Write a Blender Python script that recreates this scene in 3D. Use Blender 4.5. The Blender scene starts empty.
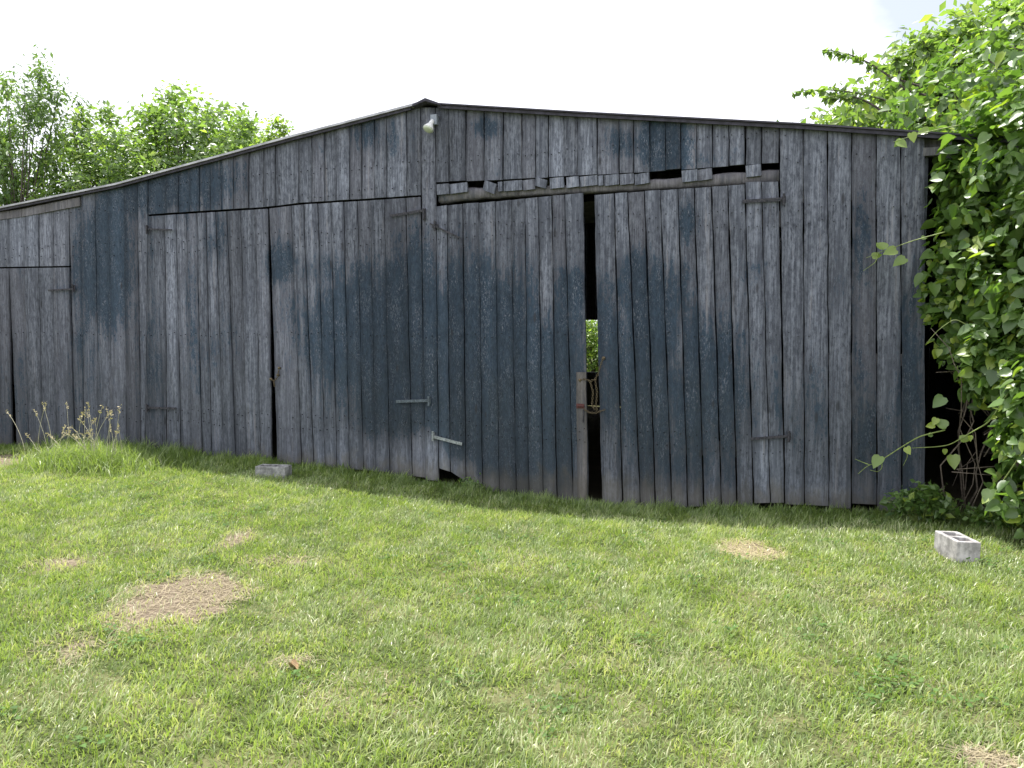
import bpy, math, random
import numpy as np
from mathutils import Vector
R = math.radians
rng = np.random.default_rng(7)
random.seed(7)
S = bpy.context.scene
COL = S.collection

# ------------------------------------------------------------------ camera
FPX, YAW, PIT = 835.0, R(21.57), R(3.7)
CAM = np.array([0.0, -7.7, 1.5])
cd = bpy.data.cameras.new('camera'); cam = bpy.data.objects.new('camera', cd); COL.objects.link(cam)
cam.location = CAM; cam.rotation_euler = (math.pi/2 - PIT, 0, YAW)
cd.sensor_width = 36; cd.lens = FPX/1024*36; cd.clip_start = 0.05; cd.clip_end = 2000
S.camera = cam
# ------------------------------------------------------------------ sun, sky
SUN = Vector((-0.30, 0.24, 1.0)).normalized()      # towards the sun: high, behind the barn, a little left
sd = bpy.data.lights.new('sun', 'SUN'); sd.energy = 5.0; sd.angle = R(0.55); sd.color = (1, 0.965, 0.90)
so = bpy.data.objects.new('sun', sd); COL.objects.link(so); so.location = (-6, 6, 20)
so.rotation_euler = SUN.to_track_quat('Z', 'Y').to_euler()
W = bpy.data.worlds.new('World'); S.world = W; W.use_nodes = True
nt = W.node_tree; nt.nodes.clear()
wo = nt.nodes.new('ShaderNodeOutputWorld'); bg = nt.nodes.new('ShaderNodeBackground'); bg.inputs[1].default_value = 0.085
sky = nt.nodes.new('ShaderNodeTexSky'); sky.sky_type = 'NISHITA'; sky.sun_disc = False
sky.sun_elevation = math.asin(SUN.z); sky.sun_rotation = math.atan2(SUN.x, SUN.y); sky.altitude = 200; sky.dust_density = 2.5
tc = nt.nodes.new('ShaderNodeTexCoord')
mp = nt.nodes.new('ShaderNodeMapping'); mp.inputs['Scale'].default_value = (1.0, 1.0, 1.7); mp.inputs['Location'].default_value = (0.35, 0.2, 0.1)
no = nt.nodes.new('ShaderNodeTexNoise'); no.inputs['Scale'].default_value = 1.7; no.inputs['Detail'].default_value = 8; no.inputs['Roughness'].default_value = 0.55
rp = nt.nodes.new('ShaderNodeValToRGB'); rp.color_ramp.elements[0].position = 0.24; rp.color_ramp.elements[1].position = 0.42
mx = nt.nodes.new('ShaderNodeMix'); mx.data_type = 'RGBA'; mx.inputs['B'].default_value = (11.5, 11.7, 12.8, 1)
L = nt.links
L.new(tc.outputs['Generated'], mp.inputs[0]); L.new(mp.outputs[0], no.inputs['Vector']); L.new(no.outputs[0], rp.inputs[0])
# one pale blue hole in the cloud, high to the right of the barn
dt = nt.nodes.new('ShaderNodeVectorMath'); dt.operation = 'DOT_PRODUCT'; dt.inputs[1].default_value = (0.0682, 0.9432, 0.3251)
nv = nt.nodes.new('ShaderNodeVectorMath'); nv.operation = 'NORMALIZE'; L.new(tc.outputs['Generated'], nv.inputs[0]); L.new(nv.outputs[0], dt.inputs[0])
ad = nt.nodes.new('ShaderNodeMath'); ad.operation = 'MULTIPLY_ADD'; ad.inputs[1].default_value = 0.012; L.new(no.outputs[0], ad.inputs[0]); L.new(dt.outputs['Value'], ad.inputs[2])
mr = nt.nodes.new('ShaderNodeMapRange'); mr.inputs[1].default_value = 1.0035; mr.inputs[2].default_value = 1.0055; mr.inputs[3].default_value = 1.0; mr.inputs[4].default_value = 0.40; L.new(ad.outputs[0], mr.inputs[0])
mm = nt.nodes.new('ShaderNodeMath'); mm.operation = 'MULTIPLY'; L.new(rp.outputs[0], mm.inputs[0]); L.new(mr.outputs[0], mm.inputs[1])
L.new(mm.outputs[0], mx.inputs['Factor']); L.new(sky.outputs[0], mx.inputs['A']); L.new(mx.outputs['Result'], bg.inputs[0]); L.new(bg.outputs[0], wo.inputs[0])
S.view_settings.view_transform = 'Standard'; S.view_settings.look = 'None'; S.view_settings.exposure = 0.70; S.view_settings.gamma = 1
S.render.engine = 'CYCLES'; S.render.resolution_x = 1024; S.render.resolution_y = 768
S.cycles.max_bounces = 8; S.cycles.transparent_max_bounces = 8

# ------------------------------------------------------------------ photograph measurements -> metres
_fw = np.array([-math.sin(YAW)*math.cos(PIT), math.cos(YAW)*math.cos(PIT), -math.sin(PIT)])
_r = np.array([math.cos(YAW), math.sin(YAW), 0.0]); _u = np.cross(_r, _fw)
def F(px, py, Y=0.0):                                # where a sight line meets the plane y = Y
    d = _fw + _r*(px-512)/FPX - _u*(py-384)/FPX
    return CAM + (Y-CAM[1])/d[1]*d
def G(px, py, z=0.0):
    d = _fw + _r*(px-512)/FPX - _u*(py-384)/FPX
    return CAM + (z-CAM[2])/d[2]*d
def P(p):
    v = np.asarray(p, float)-CAM; w = v@_fw
    return 512+FPX*(v@_r)/w, 384-FPX*(v@_u)/w
def poly(pts):
    xs = [p[0] for p in pts]; ys = [p[1] for p in pts]
    return lambda x: float(np.interp(x, xs, ys))
_ph = [(rng.uniform(0, 6.28), rng.uniform(0, 6.28), rng.uniform(0, 6.28)) for _ in range(12)]
def nz(x, y, s):                                     # cheap smooth noise, about -1..1
    v = 0
    for i, (a, b, c) in enumerate(_ph):
        k = (0.6+0.25*i)/s
        v = v + np.sin(k*(x*math.cos(a)+y*math.sin(a))*2.3 + b + 1.7*np.sin(k*(x*math.sin(c)-y*math.cos(c))+b))/(1+0.15*i)
    return v/5.0

# ------------------------------------------------------------------ object helpers
def tag(o, label=None, cat=None, group=None, kind=None):
    if label: o['label'] = label
    if cat: o['category'] = cat
    if group: o['group'] = group
    if kind: o['kind'] = kind
    return o
def empty(name, loc):
    o = bpy.data.objects.new(name, None); COL.objects.link(o); o.location = loc; o.empty_display_size = 0.2
    return o
def link(name, me, mat, parent=None, smooth=False):
    if mat is not None: me.materials.append(mat)
    if smooth: me.polygons.foreach_set('use_smooth', [True]*len(me.polygons))
    o = bpy.data.objects.new(name, me); COL.objects.link(o)
    if parent is not None:
        o.parent = parent
        off = Vector(parent.location)
        q = parent.parent
        while q is not None: off += Vector(q.location); q = q.parent
        # vertices are given in world metres: shift them to the parent's frame
        n = len(me.vertices); a = np.empty(n*3, np.float32); me.vertices.foreach_get('co', a)
        a = a.reshape(-1, 3) - np.array(off, np.float32); me.vertices.foreach_set('co', a.ravel()); me.update()
    return o
class MB:
    def __init__(s): s.v = []; s.f = []; s.c = []
    def add(s, vs, fs, c=(0.5, 0, 0.5, 1)):
        b = len(s.v); s.v += [tuple(p) for p in vs]; s.f += [tuple(b+i for i in f) for f in fs]
        s.c += (list(c) if isinstance(c, list) else [c]*len(vs))
    def box(s, a, b, c=(0.5, 0, 0.5, 1)):
        (x0, y0, z0), (x1, y1, z1) = a, b
        s.add([(x0,y0,z0),(x1,y0,z0),(x1,y1,z0),(x0,y1,z0),(x0,y0,z1),(x1,y0,z1),(x1,y1,z1),(x0,y1,z1)],
              [(3,2,1,0),(4,5,6,7),(0,1,5,4),(1,2,6,5),(2,3,7,6),(3,0,4,7)], c)
    def bar(s, p, q, w, h, up=(0, 1, 0), c=(0.5, 0, 0.5, 1)):      # box along p-q
        p = Vector(p); q = Vector(q); d = (q-p).normalized(); u = Vector(up); a = d.cross(u).normalized(); b = a.cross(d)
        vs = [e+a*(i*w/2)+b*(j*h/2) for e in (p, q) for (i, j) in ((-1,-1),(1,-1),(1,1),(-1,1))]
        s.add(vs, [(3,2,1,0),(4,5,6,7),(0,1,5,4),(1,2,6,5),(2,3,7,6),(3,0,4,7)], c)
    def tube(s, pts, rad, n=8, c=(0.5, 0, 0.5, 1), cap=True):
        pts = [Vector(p) for p in pts]; m = len(pts)
        rad = rad if hasattr(rad, '__len__') else [rad]*m
        vs = []; ref = Vector((0.31, 0.77, 0.55)).normalized()
        for i, p in enumerate(pts):
            d = (pts[min(i+1, m-1)]-pts[max(i-1, 0)]).normalized()
            a = d.cross(ref)
            if a.length < .05: a = d.cross(Vector((1, 0, 0)))
            a.normalize(); b = d.cross(a)
            vs += [p+(a*math.cos(k*6.28318/n)+b*math.sin(k*6.28318/n))*rad[i] for k in range(n)]
        fs = [(i*n+k, i*n+(k+1) % n, (i+1)*n+(k+1) % n, (i+1)*n+k) for i in range(m-1) for k in range(n)]
        if cap: fs += [tuple(range(n-1, -1, -1)), tuple((m-1)*n+k for k in range(n))]
        s.add(vs, fs, c)
    def build(s, name, mat, parent=None, smooth=False):
        me = bpy.data.meshes.new(name); me.from_pydata(s.v, [], s.f)
        at = me.color_attributes.new('tint', 'FLOAT_COLOR', 'POINT'); at.data.foreach_set('color', np.array(s.c, np.float32).ravel())
        me.update()
        return link(name, me, mat, parent, smooth)
def npmesh(name, V, faces, C, mat, parent=None, smooth=False):     # V (n,3); faces list of arrays (m,k); C (n,4)
    me = bpy.data.meshes.new(name); me.vertices.add(len(V)); me.vertices.foreach_set('co', V.astype(np.float32).ravel())
    idx = np.concatenate([f.ravel() for f in faces]).astype(np.int32)
    tot = np.concatenate([np.full(len(f), f.shape[1], np.int32) for f in faces])
    st = np.concatenate([[0], np.cumsum(tot)[:-1]]).astype(np.int32)
    me.loops.add(len(idx)); me.loops.foreach_set('vertex_index', idx)
    me.polygons.add(len(tot)); me.polygons.foreach_set('loop_start', st); me.polygons.foreach_set('loop_total', tot)
    at = me.color_attributes.new('tint', 'FLOAT_COLOR', 'POINT'); at.data.foreach_set('color', C.astype(np.float32).ravel())
    me.update(calc_edges=True); me.validate()
    return link(name, me, mat, parent, smooth)

# ------------------------------------------------------------------ materials
class NM:
    def __init__(s, name):
        s.m = bpy.data.materials.new(name); s.m.use_nodes = True; s.t = s.m.node_tree; s.t.nodes.clear()
        s.out = s.n('ShaderNodeOutputMaterial')
    def n(s, ty, **k):
        x = s.t.nodes.new(ty)
        for a, b in k.items(): setattr(x, a, b)
        return x
    def l(s, a, b): s.t.links.new(a, b)
    def val(s, sock, v):
        if isinstance(v, (int, float)): sock.default_value = v
        elif isinstance(v, tuple): sock.default_value = v if len(v) == 4 or len(sock.default_value) == 3 else (*v, 1)
        else: s.l(v, sock)
    def math(s, op, a, b=0.0, clamp=False):
        x = s.n('ShaderNodeMath', operation=op); x.use_clamp = clamp; s.val(x.inputs[0], a); s.val(x.inputs[1], b); return x.outputs[0]
    def mix(s, f, a, b, bt='MIX'):
        x = s.n('ShaderNodeMix', data_type='RGBA', blend_type=bt); s.val(x.inputs['Factor'], f)
        s.val(x.inputs['A'], a); s.val(x.inputs['B'], b); return x.outputs['Result']
    def ramp(s, f, p0, p1):
        x = s.n('ShaderNodeMapRange', interpolation_type='SMOOTHSTEP'); s.val(x.inputs[0], f); x.inputs[1].default_value = p0; x.inputs[2].default_value = p1; return x.outputs[0]
    def noise(s, vec, sc, det=5, ro=0.55, dist=0):
        x = s.n('ShaderNodeTexNoise'); s.l(vec, x.inputs['Vector']); x.inputs['Scale'].default_value = sc; x.inputs['Detail'].default_value = det
        x.inputs['Roughness'].default_value = ro; x.inputs['Distortion'].default_value = dist; return x.outputs[0]
    def vmul(s, v, k):
        x = s.n('ShaderNodeVectorMath', operation='MULTIPLY'); s.l(v, x.inputs[0]); x.inputs[1].default_value = k; return x.outputs[0]
    def vadd(s, a, b):
        x = s.n('ShaderNodeVectorMath', operation='ADD'); s.l(a, x.inputs[0]); s.l(b, x.inputs[1]); return x.outputs[0]
    def tint(s):
        a = s.n('ShaderNodeAttribute', attribute_name='tint'); p = s.n('ShaderNodeSeparateColor'); s.l(a.outputs['Color'], p.inputs[0]); return a, p
    def bsdf(s, col, rough=0.8, bump=None, bs=0.3, bd=0.01, metal=0.0, spec=None):
        b = s.n('ShaderNodeBsdfPrincipled'); s.val(b.inputs['Base Color'], col); s.val(b.inputs['Roughness'], rough); b.inputs['Metallic'].default_value = metal
        if spec is not None: b.inputs['Specular IOR Level'].default_value = spec
        if bump is not None:
            k = s.n('ShaderNodeBump'); k.inputs['Strength'].default_value = bs; k.inputs['Distance'].default_value = bd; s.l(bump, k.inputs['Height']); s.l(k.outputs[0], b.inputs['Normal'])
        s.l(b.outputs[0], s.out.inputs[0]); return b
    def obj(s): return s.n('ShaderNodeTexCoord').outputs['Object']

def wood_mat(name, light=(0.200, 0.216, 0.262), mid=(0.043, 0.048, 0.064), slate=(0.015, 0.028, 0.045), warm=0.0):
    m = NM(name); a, p = m.tint(); o = m.obj()
    cx = m.n('ShaderNodeCombineXYZ'); sh = m.math('MULTIPLY', p.outputs[2], 57.0); m.l(sh, cx.inputs[0]); m.l(sh, cx.inputs[2])
    v = m.vadd(o, cx.outputs[0])
    g1 = m.noise(m.vmul(v, (70, 70, 3.2)), 1, 7, 0.65)        # fine grain
    g2 = m.noise(m.vmul(v, (22, 22, 1.1)), 1, 4, 0.6)         # broad streaks in a board
    mo = m.noise(m.vmul(o, (34, 34, 14)), 1, 9, 0.76)         # lichen mottling
    bl = m.noise(m.vmul(o, (5.5, 5.5, 2.8)), 1, 6, 0.62, 0.6)      # blotches
    fl = m.noise(m.vmul(v, (120, 120, 36)), 1, 6, 0.8); fb_ = m.ramp(m.noise(m.vmul(v, (9, 9, 2.2)), 1, 3, 0.6), 0.42, 0.62)
    base = m.mix(m.ramp(m.math('ADD', m.math('MULTIPLY', g1, 0.45), m.math('MULTIPLY', mo, 0.55)), 0.38, 0.63), mid, light)
    base = m.mix(m.math('MULTIPLY', m.ramp(g2, 0.45, 0.66), 0.8), base, (0.062, 0.068, 0.088))
    base = m.mix(m.math('MULTIPLY', m.ramp(g2, 0.42, 0.25), 0.45), base, (0.27, 0.255, 0.27))
    # grey-brown boards among the blue-grey ones (blue channel = per-board random)
    base = m.mix(m.math('MULTIPLY', m.ramp(p.outputs[2], 0.60, 1.0), 0.30), base, (0.098, 0.092, 0.108))
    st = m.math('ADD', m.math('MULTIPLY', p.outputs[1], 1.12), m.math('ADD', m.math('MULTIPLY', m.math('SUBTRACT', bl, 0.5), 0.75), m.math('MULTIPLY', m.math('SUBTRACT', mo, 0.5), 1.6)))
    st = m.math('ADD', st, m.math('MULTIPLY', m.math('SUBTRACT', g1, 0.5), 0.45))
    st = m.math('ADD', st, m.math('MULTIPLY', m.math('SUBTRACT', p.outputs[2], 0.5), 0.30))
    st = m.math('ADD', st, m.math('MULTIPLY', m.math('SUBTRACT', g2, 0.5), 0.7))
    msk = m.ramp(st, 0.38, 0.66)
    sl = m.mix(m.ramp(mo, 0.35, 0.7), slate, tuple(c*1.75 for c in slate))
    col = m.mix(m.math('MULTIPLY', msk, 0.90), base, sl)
    flk = m.math('MULTIPLY', m.math('MULTIPLY', m.ramp(fl, 0.52, 0.64), m.math('ADD', 0.25, fb_)), m.math('ADD', 0.20, m.math('MULTIPLY', msk, 0.32)))
    col = m.mix(flk, col, (0.30, 0.31, 0.36))
    # knots
    vo = m.n('ShaderNodeTexVoronoi'); m.l(m.vmul(v, (5, 5, 1.5)), vo.inputs['Vector']); vo.inputs['Scale'].default_value = 1
    kn = m.ramp(vo.outputs['Distance'], 0.10, 0.045)
    col = m.mix(m.math('MULTIPLY', kn, 0.75), col, (0.03, 0.03, 0.035))
    # dark cracks along the grain
    cr = m.noise(m.vmul(v, (110, 110, 1.3)), 1, 2, 0.5)
    col = m.mix(m.math('MULTIPLY', m.ramp(cr, 0.30, 0.22), 0.7), col, (0.03, 0.032, 0.04))
    # damp green foot of the boards
    sp = m.n('ShaderNodeSeparateXYZ'); m.l(o, sp.inputs[0])
    dm = m.ramp(m.math('ADD', sp.outputs[2], m.math('MULTIPLY', m.math('SUBTRACT', bl, 0.5), 1.6)), 1.7, 0.2); col = m.mix(m.math('MULTIPLY', dm, 0.42), col, (0.034, 0.042, 0.042)); mu = m.ramp(m.math('ADD', sp.outputs[2], m.math('MULTIPLY', m.math('SUBTRACT', bl, 0.5), 0.7)), 0.22, -0.05); col = m.mix(m.math('MULTIPLY', mu, 0.6), col, (0.085, 0.078, 0.062))
    br = m.n('ShaderNodeMix', data_type='RGBA', blend_type='MULTIPLY'); br.inputs['Factor'].default_value = 1
    m.l(col, br.inputs['A']); cc = m.n('ShaderNodeCombineColor')
    for i in range(3): m.l(m.math('MULTIPLY', p.outputs[0], 2.0), cc.inputs[i])
    m.l(cc.outputs[0], br.inputs['B']); col = br.outputs['Result']
    if warm: col = m.mix(warm, col, (0.20, 0.175, 0.15))
    h = m.math('ADD', m.math('MULTIPLY', g1, 1.0), m.math('ADD', m.math('MULTIPLY', g2, 0.6), m.math('MULTIPLY', mo, 0.4)))
    m.bsdf(col, 0.82, h, 0.55, 0.006, spec=0.25)
    return m.m
WOOD = wood_mat('weathered_boards')
BEAM = wood_mat('old_beam', light=(0.20, 0.195, 0.22), mid=(0.085, 0.085, 0.095), warm=0.15)
def simple(name, col, rough=0.7, sc=30, var=0.35, metal=0, bs=0.3, col2=None, spec=None):
    m = NM(name); o = m.obj(); n = m.noise(o, sc, 6, 0.65)
    c = m.mix(m.ramp(n, 0.35, 0.68), tuple(x*(1-var) for x in col), col2 or tuple(min(1, x*(1+var)) for x in col))
    m.bsdf(c, rough, n, bs, 0.004, metal, spec); return m.m
RUST = simple('rusty_iron', (0.035, 0.04, 0.052), 0.7, 60, 0.4, 0.3, col2=(0.075, 0.07, 0.08))
PALE_IRON = simple('pale_galvanised_iron', (0.30, 0.33, 0.33), 0.6, 60, 0.35, 0.4)
RED_RUST = simple('red_rust', (0.10, 0.035, 0.032), 0.8, 90, 0.4, 0.2)
CHAIN = simple('tarnished_chain', (0.14, 0.11, 0.065), 0.6, 120, 0.5, 0.5)
ROOF = simple('dull_sheet_roof', (0.38, 0.38, 0.40), 0.5, 6, 0.25, 0.4)
ROOFEDGE = simple('dark_roof_edge', (0.045, 0.042, 0.06), 0.8, 15, 0.35, 0.0)
CONC = simple('concrete', (0.27, 0.27, 0.26), 0.9, 14, 0.42, 0, 0.5)
CONCW = simple('pale_concrete', (0.40, 0.38, 0.37), 0.9, 13, 0.40, 0, 0.5)
BARK = simple('bark', (0.09, 0.075, 0.06), 0.9, 25, 0.45, 0, 0.8)
TWIG = simple('dry_twigs', (0.16, 0.13, 0.10), 0.9, 40, 0.4)
GREENSTEM = simple('green_stems', (0.20, 0.26, 0.07), 0.6, 40, 0.3)
WHITEP = simple('white_enamel', (0.75, 0.75, 0.74), 0.35, 40, 0.08)
GREYH = simple('weathered_hinge_iron', (0.10, 0.125, 0.145), 0.7, 50, 0.4, 0.2)
GREYP = simple('grey_cast_box', (0.25, 0.28, 0.32), 0.5, 40, 0.1, 0.3)
DARKROOF = simple('dark_roofing', (0.05, 0.046, 0.062), 0.85, 6, 0.3, 0.0)
def glass_mat():
    m = NM('lamp_glass'); b = m.bsdf((0.55, 0.60, 0.48), 0.12, spec=0.6); b.inputs['Coat Weight'].default_value = 0.6; return m.m
GLASS = glass_mat()
def leaf_mat(name, dark, light, yellow, trans=0.35, rough=0.45, spec=0.5):
    m = NM(name); a, p = m.tint()
    c = m.mix(p.outputs[0], dark, light); c = m.mix(p.outputs[1], c, yellow)
    n = m.noise(m.obj(), 60, 3); c = m.mix(m.math('MULTIPLY', n, 0.3), c, tuple(x*0.6 for x in light))
    b = m.n('ShaderNodeBsdfPrincipled'); m.l(c, b.inputs['Base Color']); b.inputs['Roughness'].default_value = rough; b.inputs['Specular IOR Level'].default_value = spec
    t = m.n('ShaderNodeBsdfTranslucent'); c2 = m.mix(1.0, c, (1.5, 1.7, 0.6), 'MULTIPLY'); m.l(c2, t.inputs[0])
    x = m.n('ShaderNodeMixShader'); x.inputs[0].default_value = trans; m.l(b.outputs[0], x.inputs[1]); m.l(t.outputs[0], x.inputs[2]); m.l(x.outputs[0], m.out.inputs[0])
    return m.m
VINE = leaf_mat('vine_leaves', (0.05, 0.105, 0.03), (0.17, 0.28, 0.085), (0.38, 0.47, 0.07), 0.40, 0.36, 0.7)
TREE = leaf_mat('tree_leaves', (0.08, 0.14, 0.05), (0.22, 0.31, 0.12), (0.38, 0.46, 0.12), 0.54, 0.38, 0.7)
WILLOW = leaf_mat('narrow_tree_leaves', (0.06, 0.115, 0.05), (0.17, 0.25, 0.10), (0.26, 0.33, 0.06), 0.45, 0.40)
GRASS = leaf_mat('grass_blades', (0.09, 0.155, 0.036), (0.31, 0.40, 0.125), (0.60, 0.57, 0.40), 0.34, 0.40, 0.5)
STRAW = leaf_mat('straw', (0.16, 0.125, 0.09), (0.40, 0.34, 0.26), (0.52, 0.45, 0.26), 0.15, 0.7, 0.2)
CLOVER = leaf_mat('clover_leaves', (0.06, 0.12, 0.03), (0.13, 0.24, 0.06), (0.3, 0.38, 0.1), 0.3, 0.65, 0.25)
def ground_mat():
    m = NM('lawn_soil'); a, p = m.tint(); o = m.obj()
    n = m.noise(o, 3, 6, 0.6); n2 = m.noise(o, 45, 6, 0.7); n3 = m.noise(o, 220, 3, 0.7)
    g = m.mix(m.ramp(n2, 0.35, 0.68), (0.045, 0.06, 0.02), (0.13, 0.15, 0.055))
    g = m.mix(m.ramp(n, 0.45, 0.62), g, (0.17, 0.17, 0.08))
    d = m.mix(m.ramp(n2, 0.35, 0.68), (0.07, 0.052, 0.038), (0.25, 0.195, 0.15)); d = m.mix(m.math('MULTIPLY', n3, 0.45), d, (0.42, 0.36, 0.25)); n4 = m.noise(o, 11, 5, 0.7); d = m.mix(m.ramp(n4, 0.52, 0.66), d, (0.11, 0.08, 0.06))
    c = m.mix(m.ramp(m.math('ADD', p.outputs[0], m.math('MULTIPLY', m.math('SUBTRACT', n2, 0.5), 0.7)), 0.35, 0.6), g, d)
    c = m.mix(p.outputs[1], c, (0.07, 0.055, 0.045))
    m.bsdf(c, 0.95, n2, 0.7, 0.03, spec=0.1); return m.m
SOIL = ground_mat()

# ------------------------------------------------------------------ ground
_base = [(-40, 0.15), (-10.3, -0.04), (-8.5, 0.0), (-6.9, 0.02), (-6.0, 0.02), (-5.5, -0.03), (-4.9, -0.04), (-3.9, -0.09), (-3.1, -0.16), (-2.2, -0.21), (-1.2, -0.18), (-0.4, -0.11), (0.7, -0.05), (3, 0), (40, 0)]
def gz(x, y):
    x = np.asarray(x, float); y = np.asarray(y, float)
    b = np.interp(x, [p[0] for p in _base], [p[1] for p in _base])
    w = np.exp(-np.clip(-y, 0, None)/1.6)
    z = b*w + 0.018*nz(x, y, 1.4)*(1-0.5*w) - 0.0*y
    z = np.where(y > 2, b*np.exp(-(y-2)/2.0) - 0.05, z)
    return z + 0.006*nz(x*3, y*3, 0.6)
# bare or thin patches: centre x, y, radii, strength
def patch(px, py, rx, ry, s):
    c = G(px, py, -0.02); e = G(px+rx, py, -0.02); h = G(px, py-ry, -0.02)
    return c[0], c[1], np.linalg.norm(e-c), np.linalg.norm(h-c), s, math.atan2((e-c)[1], (e-c)[0])
PATCH = [patch(*a) for a in [(180, 600, 58, 24, 1.3), (222, 594, 34, 10, 0.7), (66, 566, 36, 9, 0.6), (236, 541, 18, 12, 0.7), (285, 562, 45, 5, 0.6), (750, 546, 29, 10, 1.2), (992, 768, 26, 11, 1.0),
         (75, 650, 40, 18, 0.5), (290, 665, 18, 6, 0.6), (2, 462, 34, 10, 1.3), (515, 560, 40, 12, 0.25), (350, 700, 60, 20, 0.25), (640, 660, 70, 20, 0.25), (880, 600, 60, 16, 0.3)]]
def bare(x, y):
    v = np.zeros_like(np.asarray(x, float))
    for cx, cy, rx, ry, s, an in PATCH:
        dx = x-cx; dy = y-cy; ca, sa = math.cos(an), math.sin(an)
        u = (dx*ca+dy*sa)/rx; w = (-dx*sa+dy*ca)/ry
        v = np.maximum(v, s*np.clip(1.25-np.sqrt(u*u+w*w)+0.34*nz(x*4, y*4, 0.7)+0.22*nz(x*9+3, y*9, 0.6), 0, 1))
    return np.clip(v, 0, 1.3)
def grid():
    xs = np.concatenate([-np.geomspace(400, 14, 22), np.arange(-13.6, 5.01, 0.06), np.geomspace(5.5, 400, 24)])
    ys = np.concatenate([-np.geomspace(400, 9, 20), np.arange(-8.8, 0.6, 0.06), np.geomspace(0.9, 600, 34)])
    X, Y = np.meshgrid(xs, ys); Z = gz(X, Y)
    far = np.hypot(X+4, Y); Z = np.where(far > 40, Z - (far-40)*0.004, Z)
    V = np.stack([X, Y, Z], -1).reshape(-1, 3); nx, ny = len(xs), len(ys)
    i = np.arange(ny-1)[:, None]*nx+np.arange(nx-1)[None]; f = np.stack([i, i+1, i+nx+1, i+nx], -1).reshape(-1, 4)
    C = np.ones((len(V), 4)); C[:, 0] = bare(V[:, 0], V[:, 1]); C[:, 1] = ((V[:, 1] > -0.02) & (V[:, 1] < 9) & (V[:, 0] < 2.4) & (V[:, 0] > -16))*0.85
    C[:, 2] = 0
    o = npmesh('ground', V, [f], C, SOIL, smooth=True); tag(o, kind='structure')
grid()

# ------------------------------------------------------------------ barn
# dark slate stains seen on the boards: centre, radii (photo units), strength
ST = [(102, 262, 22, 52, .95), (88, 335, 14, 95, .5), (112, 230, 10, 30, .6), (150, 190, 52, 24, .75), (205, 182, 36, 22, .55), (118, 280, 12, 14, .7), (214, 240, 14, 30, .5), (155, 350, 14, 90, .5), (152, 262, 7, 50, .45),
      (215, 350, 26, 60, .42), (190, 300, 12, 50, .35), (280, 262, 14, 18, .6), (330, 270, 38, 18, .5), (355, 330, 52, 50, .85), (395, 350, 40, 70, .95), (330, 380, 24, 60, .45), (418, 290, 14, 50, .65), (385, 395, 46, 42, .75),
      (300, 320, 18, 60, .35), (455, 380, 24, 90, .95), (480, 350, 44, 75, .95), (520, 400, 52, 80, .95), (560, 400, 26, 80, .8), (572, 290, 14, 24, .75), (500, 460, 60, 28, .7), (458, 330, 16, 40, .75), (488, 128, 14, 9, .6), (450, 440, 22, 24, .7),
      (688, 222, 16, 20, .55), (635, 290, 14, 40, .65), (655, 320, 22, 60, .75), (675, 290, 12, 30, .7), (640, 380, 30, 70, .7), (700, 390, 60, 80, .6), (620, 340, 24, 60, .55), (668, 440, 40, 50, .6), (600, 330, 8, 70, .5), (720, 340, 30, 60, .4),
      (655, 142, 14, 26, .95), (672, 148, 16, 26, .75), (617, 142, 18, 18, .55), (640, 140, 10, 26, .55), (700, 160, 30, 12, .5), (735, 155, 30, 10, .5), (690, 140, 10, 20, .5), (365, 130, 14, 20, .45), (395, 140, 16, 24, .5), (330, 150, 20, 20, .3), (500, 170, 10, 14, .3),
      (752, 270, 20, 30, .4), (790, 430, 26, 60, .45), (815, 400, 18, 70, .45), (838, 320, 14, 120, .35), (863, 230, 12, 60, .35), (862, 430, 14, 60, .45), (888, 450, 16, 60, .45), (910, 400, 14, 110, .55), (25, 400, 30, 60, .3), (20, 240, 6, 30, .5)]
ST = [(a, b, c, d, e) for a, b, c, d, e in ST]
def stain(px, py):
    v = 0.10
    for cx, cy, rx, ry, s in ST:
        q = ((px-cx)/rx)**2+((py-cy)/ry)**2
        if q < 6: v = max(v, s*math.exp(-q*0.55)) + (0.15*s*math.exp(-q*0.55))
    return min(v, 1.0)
PALE = [(432, 460, 14, 22, 1), (412, 462, 20, 14, .8), (458, 468, 12, 8, .8), (770, 470, 14, 30, .7), (585, 470, 8, 30, .6), (610, 490, 8, 14, .6), (480, 488, 16, 8, .6), (640, 500, 60, 7, .5), (820, 490, 30, 10, .4), (350, 455, 40, 14, .4), (245, 400, 12, 50, .35), (290, 380, 14, 60, .3), (170, 300, 10, 60, .35), (30, 235, 30, 26, .35), (350, 180, 40, 20, .35), (560, 160, 40, 25, .35), (730, 150, 40, 25, .25), (640, 215, 40, 30, .2), (860, 160, 50, 30, .2)]
def pale(px, py):
    return min(1.0, sum(s*math.exp(-.6*(((px-cx)/rx)**2+((py-cy)/ry)**2)) for cx, cy, rx, ry, s in PALE))
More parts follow.
